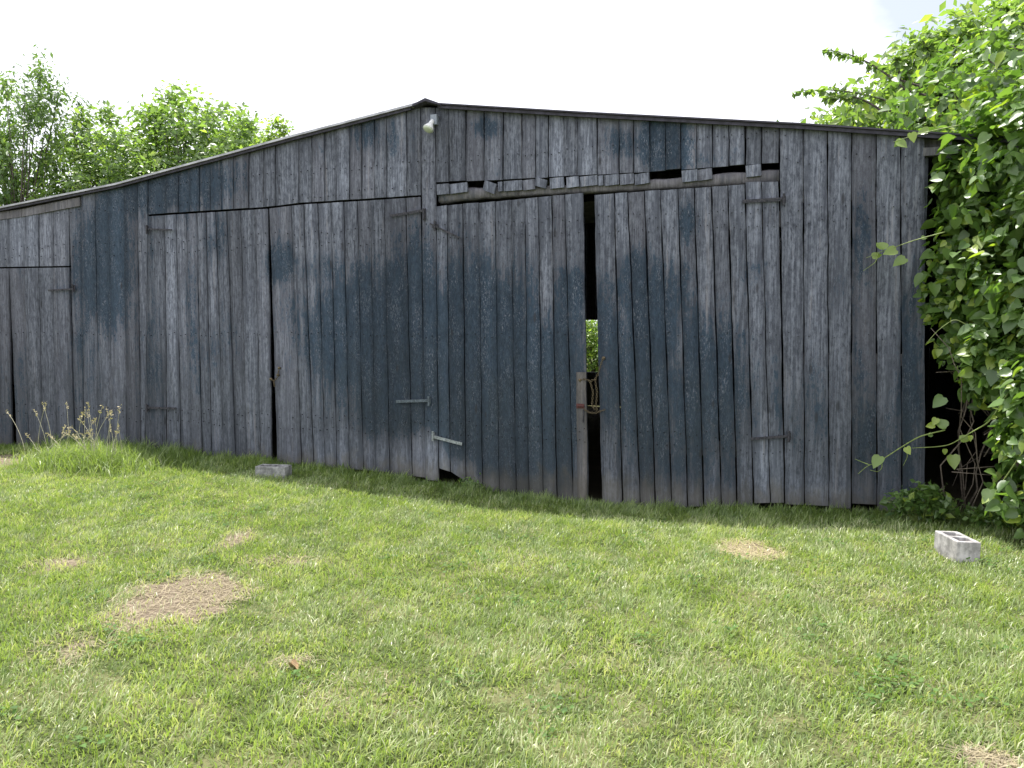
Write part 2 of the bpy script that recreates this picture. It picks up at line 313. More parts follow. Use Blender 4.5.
def board(mb, tl, tr, bl, br, y0=0.0, th=0.024, gap=None, tone=None, seed=None, flat=None):
    """tl.. = (x, z) corners; one plank with wavering edges and slightly warped face"""
    if gap is None: gap = random.choice((0.003, 0.006, 0.008, 0.010, 0.013))
    seed = random.random() if seed is None else seed
    tone = random.uniform(0.36, 0.62) if tone is None else tone
    n = max(2, int(abs(tl[1]-bl[1])/0.07)); yo = y0+random.uniform(-0.004, 0.004); ph = random.uniform(0, 6); tw = random.uniform(-0.004, 0.004)
    V = []; Cc = []
    for i in range(n+1):
        t = i/n
        xl = tl[0]+(bl[0]-tl[0])*t+gap/2; xr = tr[0]+(br[0]-tr[0])*t-gap/2
        zl = tl[1]+(bl[1]-tl[1])*t; zr = tr[1]+(br[1]-tr[1])*t
        wl = 0.0022*math.sin(ph+7*zl)+0.0015*math.sin(3*ph+23*zl); wr = 0.0022*math.sin(2*ph+6*zr)+0.0015*math.sin(ph+19*zr)
        yw = yo+0.004*math.sin(ph+1.7*zl)
        ring = [(xl+wl, yw+tw, zl), ((2*xl+xr)/3, yw+tw/2-0.001, (2*zl+zr)/3), ((xl+2*xr)/3, yw-tw/2-0.001, (zl+2*zr)/3), (xr+wr, yw-tw, zr), (xr+wr, yw+th, zr), (xl+wl, yw+th, zl)]
        V += ring
        for iq, q in enumerate(ring):
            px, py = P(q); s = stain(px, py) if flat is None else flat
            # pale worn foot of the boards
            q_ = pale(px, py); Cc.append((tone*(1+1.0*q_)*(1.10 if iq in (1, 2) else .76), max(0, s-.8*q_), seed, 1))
    fs = []
    for i in range(n):
        for k in range(6):
            a = i*6+k; b = i*6+(k+1) % 6; fs.append((a, a+6, b+6, b))
    fs += [(0, 1, 2, 3, 4, 5), tuple(n*6+k for k in (5, 4, 3, 2, 1, 0))]
    mb.add(V, fs, Cc)
    zt_, zb_ = max(tl[1], tr[1]), min(bl[1], br[1])       # nail heads
    for zn in (.42, .55, 1.45, 2.42, 2.55, 2.95, 3.2):
        if zb_+.06 < zn < zt_-.05 and tr[0]-tl[0] > .06:
            t = (tl[1]-zn)/(tl[1]-bl[1]); xa = tl[0]+(bl[0]-tl[0])*t; xb = tr[0]+(br[0]-tr[0])*t
            for q in (.25, .75):
                xn = xa+(xb-xa)*(q+random.uniform(-.08, .08)); zz_ = zn+random.uniform(-.03, .03); r0 = .0048
                mb.add([(xn+r0*math.cos(k*1.0472), y0-.0105, zz_+r0*math.sin(k*1.0472)) for k in range(6)]+[(xn+r0*math.cos(k*1.0472), y0, zz_+r0*math.sin(k*1.0472)) for k in range(6)], [(5, 4, 3, 2, 1, 0)]+[(k, (k+1) % 6, 6+(k+1) % 6, 6+k) for k in range(6)], (.08, 0, .5, 1))
def fx(px, py): p = F(px, py); return (p[0], p[2])
def boards(mb, top_x, bot_x, ytop, ybot, y0=0.0, ragt=0.0, ragb=0.0, **k):
    for i in range(len(top_x)-1):
        a, b, c, d = top_x[i], top_x[i+1], bot_x[i], bot_x[i+1]
        rt = random.uniform(-1, 1)*ragt; rb = random.uniform(-1, 1)*ragb
        board(mb, fx(a, ytop(a)+rt), fx(b, ytop(b)+rt), fx(c, ybot(c)+rb), fx(d, ybot(d)+rb), y0, **k)
barn = empty('barn', (-4.0, 4.0, 0.0))
tag(barn, 'long low gabled barn of weathered blue-grey vertical boards with pairs of closed doors', 'barn')

ROOFL = poly([(-500, 262), (0, 208.3), (120, 184), (298, 135.8), (413, 106), (425, 102.5)])
ROOFR = poly([(425, 102.5), (440, 104.5), (580, 113), (799, 124.6), (957, 135.2), (1100, 145)])
rt = lambda x: (ROOFL(x) if x < 425 else ROOFR(x)) + 4.0
HDR = poly([(147, 215.2), (268, 207.6), (299, 203.6), (387, 198.2), (424, 195.6)])

# fixed boards of the front wall, ground to roof
w = MB()
foot_l = poly([(-300, 462), (0, 455), (100, 457), (150, 460)])
boards(w, [81.5, 95, 109, 124, 137.5, 148], [84, 99, 113, 126.5, 141, 145], rt, foot_l, ragb=3)
w.build('front_wall', WOOD, barn); w = MB()
boards(w, [421, 435.3], [425.5, 439], rt, poly([(420, 479), (440, 481)]), y0=-0.012)
w.build('ridge_board', WOOD, barn); w = MB()
# right-hand wide boards
bx_t = [779, 803, 827.4, 851.5, 876, 900.5, 925]; bx_b = [785, 804.5, 829, 851.5, 877, 902, 925.5]
fb = [504, 505, 507.5, 503.5, 511, 512]
for i in range(6):
    board(w, fx(bx_t[i], rt(bx_t[i])), fx(bx_t[i+1], rt(bx_t[i+1])), fx(bx_b[i], fb[i]), fx(bx_b[i+1], fb[i]+1), 0.0, tone=[.50, .53, .48, .40, .50, .44][i], seed=[.2, .3, .1, .97, .4, .62][i], gap=0.009)
w.build('front_wall', WOOD, barn); w = MB()
# boards over the hatch and to the left of the frame
UPL = poly([(-500, 277), (0, 220.5), (82, 205.5)])
hx = [-3, 9, 25, 39, 53, 69]
HL = poly([(-500, 274), (0, 267.6), (69, 266.4)])
boards(w, [-44, -30, -16, -3]+hx[1:], [-44, -30, -16, -3]+hx[1:], UPL, lambda x: HL(x)-0.6)
board(w, fx(69, UPL(69)), fx(81.5, UPL(81.5)), fx(76, 452), fx(84, 452), 0.0, tone=.46)
lx = [-500, -440, -390, -345, -305, -268, -234, -203, -175, -149, -125, -103, -82, -62, -44]
boards(w, lx, lx, UPL, lambda x: 470-0.0*x)
w.build('front_wall', WOOD, barn)
# gable cladding above the doors, left
g = MB()
gx = [148, 166, 179, 190, 200, 211, 222, 234, 249, 264, 276, 299, 312, 325, 337, 350, 362, 375, 387, 407, 421]
boards(g, gx, gx, rt, lambda x: HDR(x)-0.8, y0=-0.006)
GB = poly([(435, 182.2), (502, 179.8), (597, 174.4), (649, 171.6), (745, 164.4), (779, 163)])
gx = [435.5, 449, 466, 484, 503, 522, 535.5, 548.6, 564, 577.6, 597, 619.3, 633.7, 649.8, 665.5, 681, 696.6, 712.5, 728.7, 745.4, 761.5, 779]
boards(g, gx, gx, rt, GB, y0=-0.002, ragb=0.6)
g.build('gable_cladding', WOOD, barn)
# stubs of sawn-off boards left on the header
for (a, b, dy, h, tlt) in [(436.5, 449, 2, 10.5, 0), (449.5, 467, 2, 9.5, -1.0), (485, 497, 2, 10, 5), (497.5, 503, 2, 9.5, 0), (503.5, 522, 1.5, 10, 0), (522.5, 535, 1.5, 10, -.5), (536, 548, 1.2, 8.5, 4), (549.5, 564, 1, 10.5, -.5), (566, 579, 1, 10.5, -.6),
                           (579.5, 597, 1, 10, -.6), (597.5, 603, 1.2, 10, 0), (604, 619, 1, 10.5, -.4), (619.5, 633.5, 1, 10.5, -.4), (634, 649.5, 1.5, 10.5, -1), (681.5, 697, 1.5, 11.5, -.6), (697.3, 711.8, 1.5, 11, -.8), (745.5, 761, 0.8, 11.5, -.4)]:
    s_ = MB(); y = GB((a+b)/2)+dy
    sl = -0.08*(b-a)/2
    board(s_, fx(a, y-sl-0-tlt/2), fx(b, y+sl+tlt/2), fx(a+0.4-tlt/2, y+h-sl-tlt/2), fx(b+0.3-tlt/2, y+h+sl+tlt/2), -0.004-abs(tlt)*0.002, tone=random.uniform(.50, .64), flat=0.02, gap=0.004)
    s_.build('board_stub', WOOD, barn)
# header beam over the right-hand doors (a hewn pole at its left end)
b_ = MB()
tp = [(437, 187), (470, 186.5), (500, 186), (560, 184), (600, 181), (665, 177.5), (697, 173.5), (779, 168)]
bt = poly([(436, 203.5), (470, 199), (530, 195.2), (600, 191.7), (644, 189.8), (779, 182)])
V = []; n = 30
for i in range(n+1):
    px = 436.8+(779-436.8)*i/n; yt = poly(tp)(px)+0.5*math.sin(i*1.9); yb = bt(px)+0.5*math.sin(i*2.7)
    (x0, z1), (_, z0) = fx(px, yt), fx(px, yb); zm = (z0+z1)/2; hh = (z1-z0)/2
    V += [(x0, 0.034+0.05*(1-math.cos(k*math.pi/4)) if k < 5 else 0.16, 0) for k in range(0)]
    for k in range(10):
        a = k*math.pi*2/10; V.append((x0, 0.095-0.066*max(-1, min(1, 1.25*math.cos(a))), zm+hh*max(-1, min(1, 1.2*math.sin(a)))))
fs = [(i*10+k, i*10+(k+1) % 10, (i+1)*10+(k+1) % 10, (i+1)*10+k) for i in range(n) for k in range(10)]+[tuple(range(9, -1, -1)), tuple(n*10+k for k in range(10))]
b_.add(V, fs, [(0.52, 0.05+0.5*max(0, 1-i/70)*(i < 110), 0.3, 1) for i in range(len(V))])
b_.build('header_beam', BEAM, barn, True)
# trim plank under the roof at the far left
t_ = MB()
for (a, b) in [(-500, -60), (-60, 22), (22, 45), (45, 81)]:
    rr = lambda x: rt(x)+1.5
    board(t_, fx(a, rr(a)), fx(b, rr(b)), fx(a, UPL(a)+0.5), fx(b, UPL(b)+0.5), -0.014, gap=0.0, tone=random.uniform(.42, .5), flat=0.12)
t_.build('trim_plank', BEAM, barn)

def hinge(parent, pts, wd=0.026, mat=None, plate=None, knob=None):
    h = MB(); m = mat or RUST
    q = [F(x, y, -0.034) for x, y in pts]
    for a, b in zip(q[:-1], q[1:]): h.bar(a, b, wd, 0.007)
    for t in (0.12, 0.45, 0.8):
        c = q[0]+(q[-1]-q[0])*t; h.tube([(c[0], -0.044, c[2]), (c[0], -0.034, c[2])], 0.008, 8)
    if plate:
        p = F(plate[0], plate[1], -0.034); h.box((p[0]-plate[2]/2, -0.032, p[2]-plate[3]/2), (p[0]+plate[2]/2, -0.024, p[2]+plate[3]/2))
        h.tube([(p[0], -0.042, p[2]-0.05), (p[0], -0.042, p[2]+0.05)], 0.011, 8)
    return h.build('hinge', m, parent)
# hatch door at the far left
d = MB()
lo = [-44, -30, -16, -3, 9, 25, 39, 53, 69]; lob = [-40, -26, -12, 2, 14.5, 30, 44, 58, 76]
foot_h = poly([(-60, 456), (0, 452), (12, 450), (80, 451)])
for i in range(8):
    a, b, c, e = lo[i], lo[i+1], lob[i], lob[i+1]
    if i == 3:   # board with the rotten, wedge-shaped foot
        board(d, fx(a, HL(a)+1), fx(b, HL(b)+1), fx(c, 452), fx(12.5, 452), -0.006, tone=.42)
    elif i == 4: board(d, fx(a, HL(a)+1), fx(b, HL(b)+1), fx(17.5, 452), fx(e, 452), -0.006, tone=.45)
    else: board(d, fx(a, HL(a)+1), fx(b, HL(b)+1), fx(c, foot_h(c)), fx(e, foot_h(e)), -0.006, tone=random.uniform(.40, .5), gap=0.003)
hd = d.build('door', WOOD, barn); hd['label'] = 'low plank door at the far left under a horizontal joint'
hinge(hd, [(74, 289), (48, 290.5)], 0.022, plate=(73, 288, 0.05, 0.07))
# door pair on the left
d = MB()
ta = [147.6, 164.7, 176.7, 186.4, 197, 206.4, 216, 227, 241, 255, 268]; ba = [145.5, 167, 181.6, 192, 202.5, 212, 224, 236, 247.6, 261, 272]
boards(d, ta, ba, lambda x: HDR(x)+1.2, poly([(145, 461), (272, 463)]), y0=-0.004, ragb=1.5)
da = d.build('door', WOOD, barn); da['label'] = 'left leaf of the left-hand plank door pair'
hinge(da, [(146.5, 229), (172, 230)], 0.020, plate=(147, 229.5, 0.03, 0.09)); hinge(da, [(146.5, 407.5), (176, 408.5)], 0.024, plate=(147, 408, 0.03, 0.07))
d = MB()
tb = [269.5, 291, 304, 318, 331, 344, 357.5, 370.5, 384.5, 406.4, 421]; bb = [277.8, 302, 314, 325.5, 337, 350, 363.6, 376, 390, 412.5, 425.5]
boards(d, tb, bb, lambda x: HDR(x)+1.2, poly([(277, 464), (302, 468), (350, 470), (390, 473), (426, 478)]), y0=-0.004, ragb=1.2)
db = d.build('door', WOOD, barn); db['label'] = 'right leaf of the left-hand plank door pair'
hinge(db, [(423.5, 210.5), (390, 216)], 0.026, plate=(424, 214, 0.035, 0.12)); hinge(db, [(429.5, 400.5), (396, 401.5)], 0.028, plate=(429, 401, 0.03, 0.06), mat=GREYH)
# right-hand big doors
d = MB()
tcx = [436.3, 447.5, 463, 479, 495.6, 511.5, 525.4, 538, 552, 565, 583.6]; bcx = [439.5, 450.7, 466.6, 483, 499.5, 516.5, 529.6, 543.6, 557, 573.5, 588.7]
tcy = poly([(436, 206.3), (496, 201.3), (537, 197.4), (583.6, 193.2)]); bcy = poly([(439, 468), (450, 471), (466, 481), (483, 491), (500, 493), (530, 496), (560, 499), (588, 502)])
for i in range(10):
    a, b, c, e = tcx[i], tcx[i+1], bcx[i], bcx[i+1]
    k = dict(tone=.50, seed=.3)
    if i == 9:   # the last board is weathered blue above and bare tan below: two colours of the same plank
        board(d, fx(a, tcy(a)), fx(b, tcy(b)), fx(c, bcy(c)), fx(e, bcy(e)), -0.014, tone=.5, seed=.45)
    else: board(d, fx(a, tcy(a)+random.uniform(-.6, .6)), fx(b, tcy(b)), fx(c, bcy(c)), fx(e, bcy(e)), -0.010, tone=random.uniform(.38, .58), gap=random.choice((.006, .010, .014)))
dc = d.build('door', WOOD, barn); dc['label'] = 'left leaf of the tall right-hand door pair, ragged at its hinge foot'
hinge(dc, [(430, 223.5), (439, 228), (459, 237.5)], 0.016, plate=(435, 226, 0.07, 0.04)); hinge(dc, [(432.5, 436.5), (462, 444)], 0.030, mat=PALE_IRON, plate=(433, 436, 0.03, 0.07))
lm = MB(); a0, a1 = fx(577, 372), fx(587.2, 372); c0, c1 = fx(578.5, 498), fx(588.4, 500)
board(lm, a0, a1, c0, c1, -0.036, th=0.012, gap=0.002, tone=.42, flat=0.0, seed=.8)
TAN = wood_mat('bare_tan_board', light=(0.22, 0.20, 0.19), mid=(0.09, 0.082, 0.078), slate=(0.05, 0.05, 0.06), warm=0.12)
lm.build('edge_batten', TAN, dc)
d = MB()
tdx = [594, 614.5, 628, 644.6, 660.6, 678, 694.4, 711.7, 728, 745, 761.5, 778.6]; bdx = [602, 623, 640.7, 656, 672.4, 688, 704, 721.6, 737.4, 753.8, 770.5, 784.6]
tdy = poly([(594, 195.6), (643.6, 191.5), (678, 189), (728, 186.2), (744.9, 185), (745.1, 182.5), (779, 181.2)])
bdy = poly([(602, 508), (640, 507.6), (675, 506.6), (737, 505.4), (753, 505.4), (753.5, 503), (785, 502.5)])
for i in range(11):
    a, b, c, e = tdx[i], tdx[i+1], bdx[i], bdx[i+1]; r_ = random.uniform(-.7, .7)
    board(d, fx(a, tdy(a+.3)+r_), fx(b, tdy(b-.3)+r_), fx(c, bdy(c+1)), fx(e, bdy(e-1)), -0.012, tone=[.46, .52, .42, .46, .50, .45, .50, .46, .48, .56, .50][i], seed=[.6, .2, .9, .3, .1, .7, .4, .75, .2, .3, .5][i], gap=random.choice((.008, .011, .013)))
dd = d.build('door', WOOD, barn); dd['label'] = 'right leaf of the tall right-hand door pair'
hinge(dd, [(786, 199), (743, 201.5)], 0.030, plate=(784, 199.5, 0.03, 0.06)); hinge(dd, [(791, 436), (751, 439)], 0.024, plate=(789, 436.5, 0.03, 0.06))
# ledges behind the doors that the boards are nailed to
lg = MB()
for (xa, xb, z) in [(-7.6, -6.0, 2.5), (-7.6, -6.0, .5), (-5.85, -4.1, 2.55), (-5.85, -4.1, .45), (-3.8, -2.4, 2.35), (-3.8, -2.4, .4), (-2.1, -.5, 2.4), (-2.1, -.5, .35)]:
    lg = MB(); lg.box((xa, 0.03, z), (xb, 0.055, z+.14)); lg.build('ledge', BEAM, barn)
for z in (1.2, 2.6): lg = MB(); lg.box((-0.4, 0.035, z), (0.6, 0.12, z+.1)); lg.build('ledge', BEAM, barn)

# roof: two slopes with real depth, ridge cap, fascia strips on the verge
DEP = 9.0
def zroof(px): p = fx(px, ROOFL(px) if px <= 425 else ROOFR(px)); return p
rl = [zroof(x) for x in (-900, -500, 0, 120, 298, 413, 425)]; rl[0] = (rl[1][0]-2.5, rl[1][1]-0.3)
rr_ = [zroof(x) for x in (425, 440, 580, 799, 957)]; sl = (rr_[-1][1]-rr_[1][1])/(rr_[-1][0]-rr_[1][0]); rr_.append((2.75, rr_[-1][1]+sl*(2.75-rr_[-1][0])))
def slope(name, pts, th, y0, y1, mat):
    m = MB(); n = len(pts); V = []
    for (x, z) in pts: V += [(x, y0, z), (x, y1, z+0.0), (x, y1, z-th), (x, y0, z-th)]
    fs = [(i*4+k, i*4+4+k, i*4+4+(k+1) % 4, i*4+(k+1) % 4) for i in range(n-1) for k in range(4)]+[(0, 1, 2, 3), tuple((n-1)*4+k for k in (3, 2, 1, 0))]
    m.add(V, fs); return m.build(name, mat, barn)
slope('roof', rl, 0.022, -0.075, DEP+.2, ROOF); slope('roof', rr_, 0.014, -0.075, DEP+.2, DARKROOF)
slope('fascia', [(x, z-0.024) for x, z in rl[:-1]], 0.026, -0.055, -0.03, ROOFEDGE); slope('fascia', [(x, z-0.016) for x, z in rr_[1:]], 0.030, -0.055, -0.03, ROOFEDGE)
fx2 = lambda x, y: tuple(F(x, y, -.11)[[0, 2]])
rc = MB(); A, B, Cc = fx2(412, 104.5), fx2(425, 97.8), fx2(439, 102.8)
V = []
for y in (-0.11, DEP+.22): V += [(A[0], y, A[1]), (B[0], y, B[1]), (Cc[0], y, Cc[1]), (Cc[0], y, Cc[1]-.018), (B[0], y, B[1]-.03), (A[0], y, A[1]-.018)]
rc.add(V, [(5, 4, 3, 2, 1, 0), (6, 7, 8, 9, 10, 11)]+[(k, (k+1) % 6, 6+(k+1) % 6, 6+k) for k in range(6)]); rc.build('ridge_cap', ROOFEDGE, barn)
# rafters near the front, side walls, back wall with an opening, tie of the open bay
ra = MB()
for y in (0.1, 3, 6, 8.8):
    for p_, q_ in zip(rl[:-1], rl[1:]): ra.bar((p_[0], y, p_[1]-.08), (q_[0], y, q_[1]-.08), .10, .05, (0, 1, 0))
    for p_, q_ in zip(rr_[:-1], rr_[1:]): ra.bar((p_[0], y, p_[1]-.08), (q_[0], y, q_[1]-.08), .10, .05, (0, 1, 0))
ra.build('rafter_frame', BEAM, barn)
zat = lambda x: float(np.interp(x, [p[0] for p in rl]+[p[0] for p in rr_[1:]], [p[1] for p in rl]+[p[1] for p in rr_[1:]]))
xL = rl[0][0]+.2
for xw, yo_ in ((xL, 0), (2.45, 0), (.60, .05)):
    sw = MB(); y = 0.03+yo_
    while y < DEP-.1: sw.box((xw, y, -.3), (xw+.025, y+.203, zat(xw)-.02)); y += .2
    sw.build('side_wall', WOOD, barn)
bw = MB(); o0 = F(578, 320, DEP); x = xL+.03
o1 = F(610, 320, DEP); zt = o0[2]; zb = F(590, 372, DEP)[2]
while x < 2.42:
    if o0[0]-.16 < x < o1[0]-.05: bw.box((x, DEP, -.3), (x+.195, DEP+.025, zb)); bw.box((x, DEP, zt), (x+.195, DEP+.025, zat(x)-.03))
    else: bw.box((x, DEP, -.3), (x+.198, DEP+.025, min(zat(x), zat(x+.2))-.03))
    x += .2
bw.build('back_wall', WOOD, barn)
ob = MB(); p0 = F(926, 152); ob.box((p0[0]-.02, 0.0, p0[2]-.03), (2.44, .09, p0[2]+.035)); ob.build('bay_beam', BEAM, barn)
ob = MB(); p0 = F(947, 150); ob.box((p0[0]-.03, -0.03, p0[2]-.09), (p0[0]+.03, -.003, p0[2]+.12)); ob.build('bay_hanger', BEAM, barn)
ob = MB(); ob.tube([(2.2, .06, -.1), (2.21, .06, 1.4), (2.2, .06, 2.8)], [.08, .075, .07], 10); ob.build('bay_post', BEAM, barn)

# flood lamp on the ridge board
lamp = MB(); c = F(434.5, 120, -0.03)
lamp.box((c[0]-.035, -.055, c[2]-.05), (c[0]+.035, -.012, c[2]+.05)); lo_ = lamp.build('lamp', GREYP, barn)
sk = MB(); a = Vector((c[0]-.005, -.06, c[2]-.01)); dr = Vector((-.20, -.50, -.84)).normalized()
sk.tube([a, a+dr*.03, a+dr*.05, a+dr*.095, a+dr*.115], [.020, .024, .026, .050, .056], 20); sk.build('lamp_shade', WHITEP, lo_, True)
gl = MB(); e = a+dr*.1155; gl.tube([e, e+dr*.010, e+dr*.018, e+dr*.021], [.0535, .050, .034, .012], 20); gl.build('lamp_glass', GLASS, lo_, True)

# chain and hasp between the big doors
def chain(mb, pts, lw=0.011, wr=0.0026):
    pts = [Vector(p) for p in pts]; seg = 0.020
    L_ = [0]
    for a, b in zip(pts[:-1], pts[1:]): L_.append(L_[-1]+(b-a).length)
    k = int(L_[-1]/seg)
    for i in range(k):
        s0 = (i+.5)*seg; j = max(0, min(len(pts)-2, int(np.searchsorted(L_, s0))-1)); t = (s0-L_[j])/(L_[j+1]-L_[j]); c = pts[j].lerp(pts[j+1], t)
        d = (pts[j+1]-pts[j]).normalized(); u = d.cross(Vector((0, 1, 0.2))).normalized(); v = d.cross(u)
        if i % 2: u = v
        ring = [c+d*(0.014*math.cos(q))+u*(0.008*math.sin(q)) for q in np.linspace(0, 6.283, 11)]
        mb.tube(ring, wr, 5, cap=False)
ch = MB()
K = lambda x, y, Y=-0.045: tuple(F(x, y, Y))
chain(ch, [K(580, 380, -.03), K(585, 379), K(590, 381), K(595, 379.5), K(598, 374), K(602, 361), K(603.5, 358, -.03)])
chain(ch, [K(590, 381), K(593, 392), K(592, 404), K(595, 411)])
chain(ch, [K(595, 379), K(597, 392), K(596, 405), K(597, 411)])
chain(ch, [K(584, 409), K(589, 412.5), K(595, 413), K(601, 411), K(605, 409.5, -.03)])
for q in ((580, 380), (603.5, 358)):
    p = F(*q, -.03); ch.tube([(p[0], -.034, p[2]), (p[0], -.014, p[2])], .016, 10)
tag(ch.build('chain', CHAIN, None, True), 'tarnished chain looped across the gap between the two tall doors', 'chain')
hs = MB(); p = F(581, 406, -.035); hs.box((p[0]-.045, -.040, p[2]-.022), (p[0]+.035, -.033, p[2]+.022))
hs.tube([(p[0]-.03, -.045, p[2]), (p[0]+.03, -.045, p[2])], .009, 8)
hso = hs.build('hasp', RED_RUST, dc)
hs = MB(); p = F(583.5, 415, -.035); hs.tube([(p[0], -.045, p[2]+.05), (p[0]+.004, -.05, p[2]), (p[0]-.002, -.045, p[2]-.07)], .006, 7); hs.build('pin', RUST, hso)
# small latch with chain on the left pair
ch = MB(); chain(ch, [K(270.5, 379, -.03), K(274, 381, -.035), K(277.5, 377.5, -.03), K(279, 368.5, -.03)]); chain(ch, [K(273.5, 381), K(275, 388)])
for q in ((270.5, 379), (278.8, 368), (277.5, 375)):
    p = F(*q, -.03); ch.tube([(p[0], -.034, p[2]), (p[0], -.010, p[2])], .014, 10)
tag(ch.build('chain', CHAIN, None, True), 'short rusty chain fastening the left-hand door pair at its middle joint', 'chain')

# ------------------------------------------------------------------ concrete blocks
def block(name, x0, y0, rot, L_, Wd, H, mat, label, cells=2, tilt=0.0):
    nx = 2*cells+1; wall = 0.030
    xs = [0]; cw = (L_-wall*(cells+1))/cells
    for i in range(cells): xs += [xs[-1]+wall, xs[-1]+wall+cw]
    xs.append(L_); ys = [0, wall, Wd-wall, Wd]
    V = []; fs = []; idx = {}
    def vid(i, j, k):
        if (i, j, k) not in idx: idx[(i, j, k)] = len(V); V.append((xs[i]+random.uniform(-.0012, .0012), ys[j]+random.uniform(-.0012, .0012), (0, H)[k]))
        return idx[(i, j, k)]
    solid = lambda i, j: 0 <= i < len(xs)-1 and 0 <= j < 3 and not (j == 1 and i % 2 == 1)
    for i in range(len(xs)-1):
        for j in range(3):
            if not solid(i, j): continue
            fs.append((vid(i, j, 1), vid(i+1, j, 1), vid(i+1, j+1, 1), vid(i, j+1, 1))); fs.append((vid(i, j, 0), vid(i, j+1, 0), vid(i+1, j+1, 0), vid(i+1, j, 0)))
            if not solid(i-1, j): fs.append((vid(i, j, 0), vid(i, j, 1), vid(i, j+1, 1), vid(i, j+1, 0)))
            if not solid(i+1, j): fs.append((vid(i+1, j, 0), vid(i+1, j+1, 0), vid(i+1, j+1, 1), vid(i+1, j, 1)))
            if not solid(i, j-1): fs.append((vid(i, j, 0), vid(i+1, j, 0), vid(i+1, j, 1), vid(i, j, 1)))
            if not solid(i, j+1): fs.append((vid(i, j+1, 0), vid(i, j+1, 1), vid(i+1, j+1, 1), vid(i+1, j+1, 0)))
    me = bpy.data.meshes.new(name); me.from_pydata(V, [], fs); me.update(); me.materials.append(mat)
    o = bpy.data.objects.new(name, me); COL.objects.link(o); o.location = (x0, y0, float(gz(x0, y0))-0.022); o.rotation_euler = (tilt, 0, rot)
    bv = o.modifiers.new('b', 'BEVEL'); bv.width = .005; bv.segments = 2; bv.limit_method = 'ANGLE'
    tag(o, label, 'concrete block')
block('concrete_block', 0.870, -1.575, R(110), 0.31, 0.155, 0.155, CONCW, 'pale two-hole concrete block in the grass in front of the vines', tilt=R(2))
q0 = G(255, 476, 0.0)
block('concrete_block', q0[0], q0[1], R(12), 0.33, 0.17, 0.135, CONC, 'grey concrete block lying against the foot of the left-hand doors')

# ------------------------------------------------------------------ foliage builders
def leaves(C0, N, size, T, up=0.5, droop=0.0, elong=1.0, facing=None):
    """C0 (n,3) leaf centres, N (n,3) rough normals; T template (k,3) with x along the leaf; returns V (n*k,3)"""
    n = len(C0); nrm = N+rng.normal(0, 0.55, (n, 3)); nrm[:, 2] += up; nrm /= np.linalg.norm(nrm, axis=1)[:, None]
    d = rng.normal(0, 1, (n, 3)); d[:, 2] -= droop; d -= (d*nrm).sum(1)[:, None]*nrm; d /= np.linalg.norm(d, axis=1)[:, None]
    s = np.cross(nrm, d); sz = size*(0.45+0.95*rng.random(n)**1.3)
    V = C0[:, None, :] + sz[:, None, None]*(T[None, :, 0:1]*d[:, None, :]*elong+T[None, :, 1:2]*s[:, None, :]+T[None, :, 2:3]*nrm[:, None, :])
    return V.reshape(-1, 3)
HEART = np.array([(0, 0, 0), (-.07, .17, .07), (.06, .40, .13), (.34, .43, .10), (.60, .33, .03), (1.0, 0.04, -.16), (.66, -.27, .04), (.36, -.40, .11), (.10, -.37, .13), (-.05, -.15, .07), (.4, 0.01, -.05)])
HEART_F = [(10, 0, 1, 2), (10, 2, 3, 4), (10, 4, 5), (10, 5, 6), (10, 6, 7, 8), (10, 8, 9, 0)]
RH = np.array([(0, 0, 0), (.45, .27, .06), (1, 0, -.06), (.45, -.27, .06)]); RH_F = [(0, 2, 1), (0, 3, 2)]
def leafmesh(name, V, k, F_, col, mat, parent=None):
    n = len(V)//k; off = (np.arange(n)*k)[:, None]
    by = {}
    for f in F_: by.setdefault(len(f), []).append(f)
    faces = [np.concatenate([off+np.array(f)[None] for f in fl]) for fl in by.values()]
    C = np.repeat(col, k, axis=0)
    return npmesh(name, V, faces, C, mat, parent, smooth=True)
def leafcol(n, yel=0.1, lo=0.0, hi=1.0):
    c = np.ones((n, 4)); c[:, 0] = rng.uniform(lo, hi, n); c[:, 1] = np.where(rng.random(n) < yel, rng.uniform(.3, 1, n), rng.uniform(0, .12, n)); c[:, 2] = 0; return c
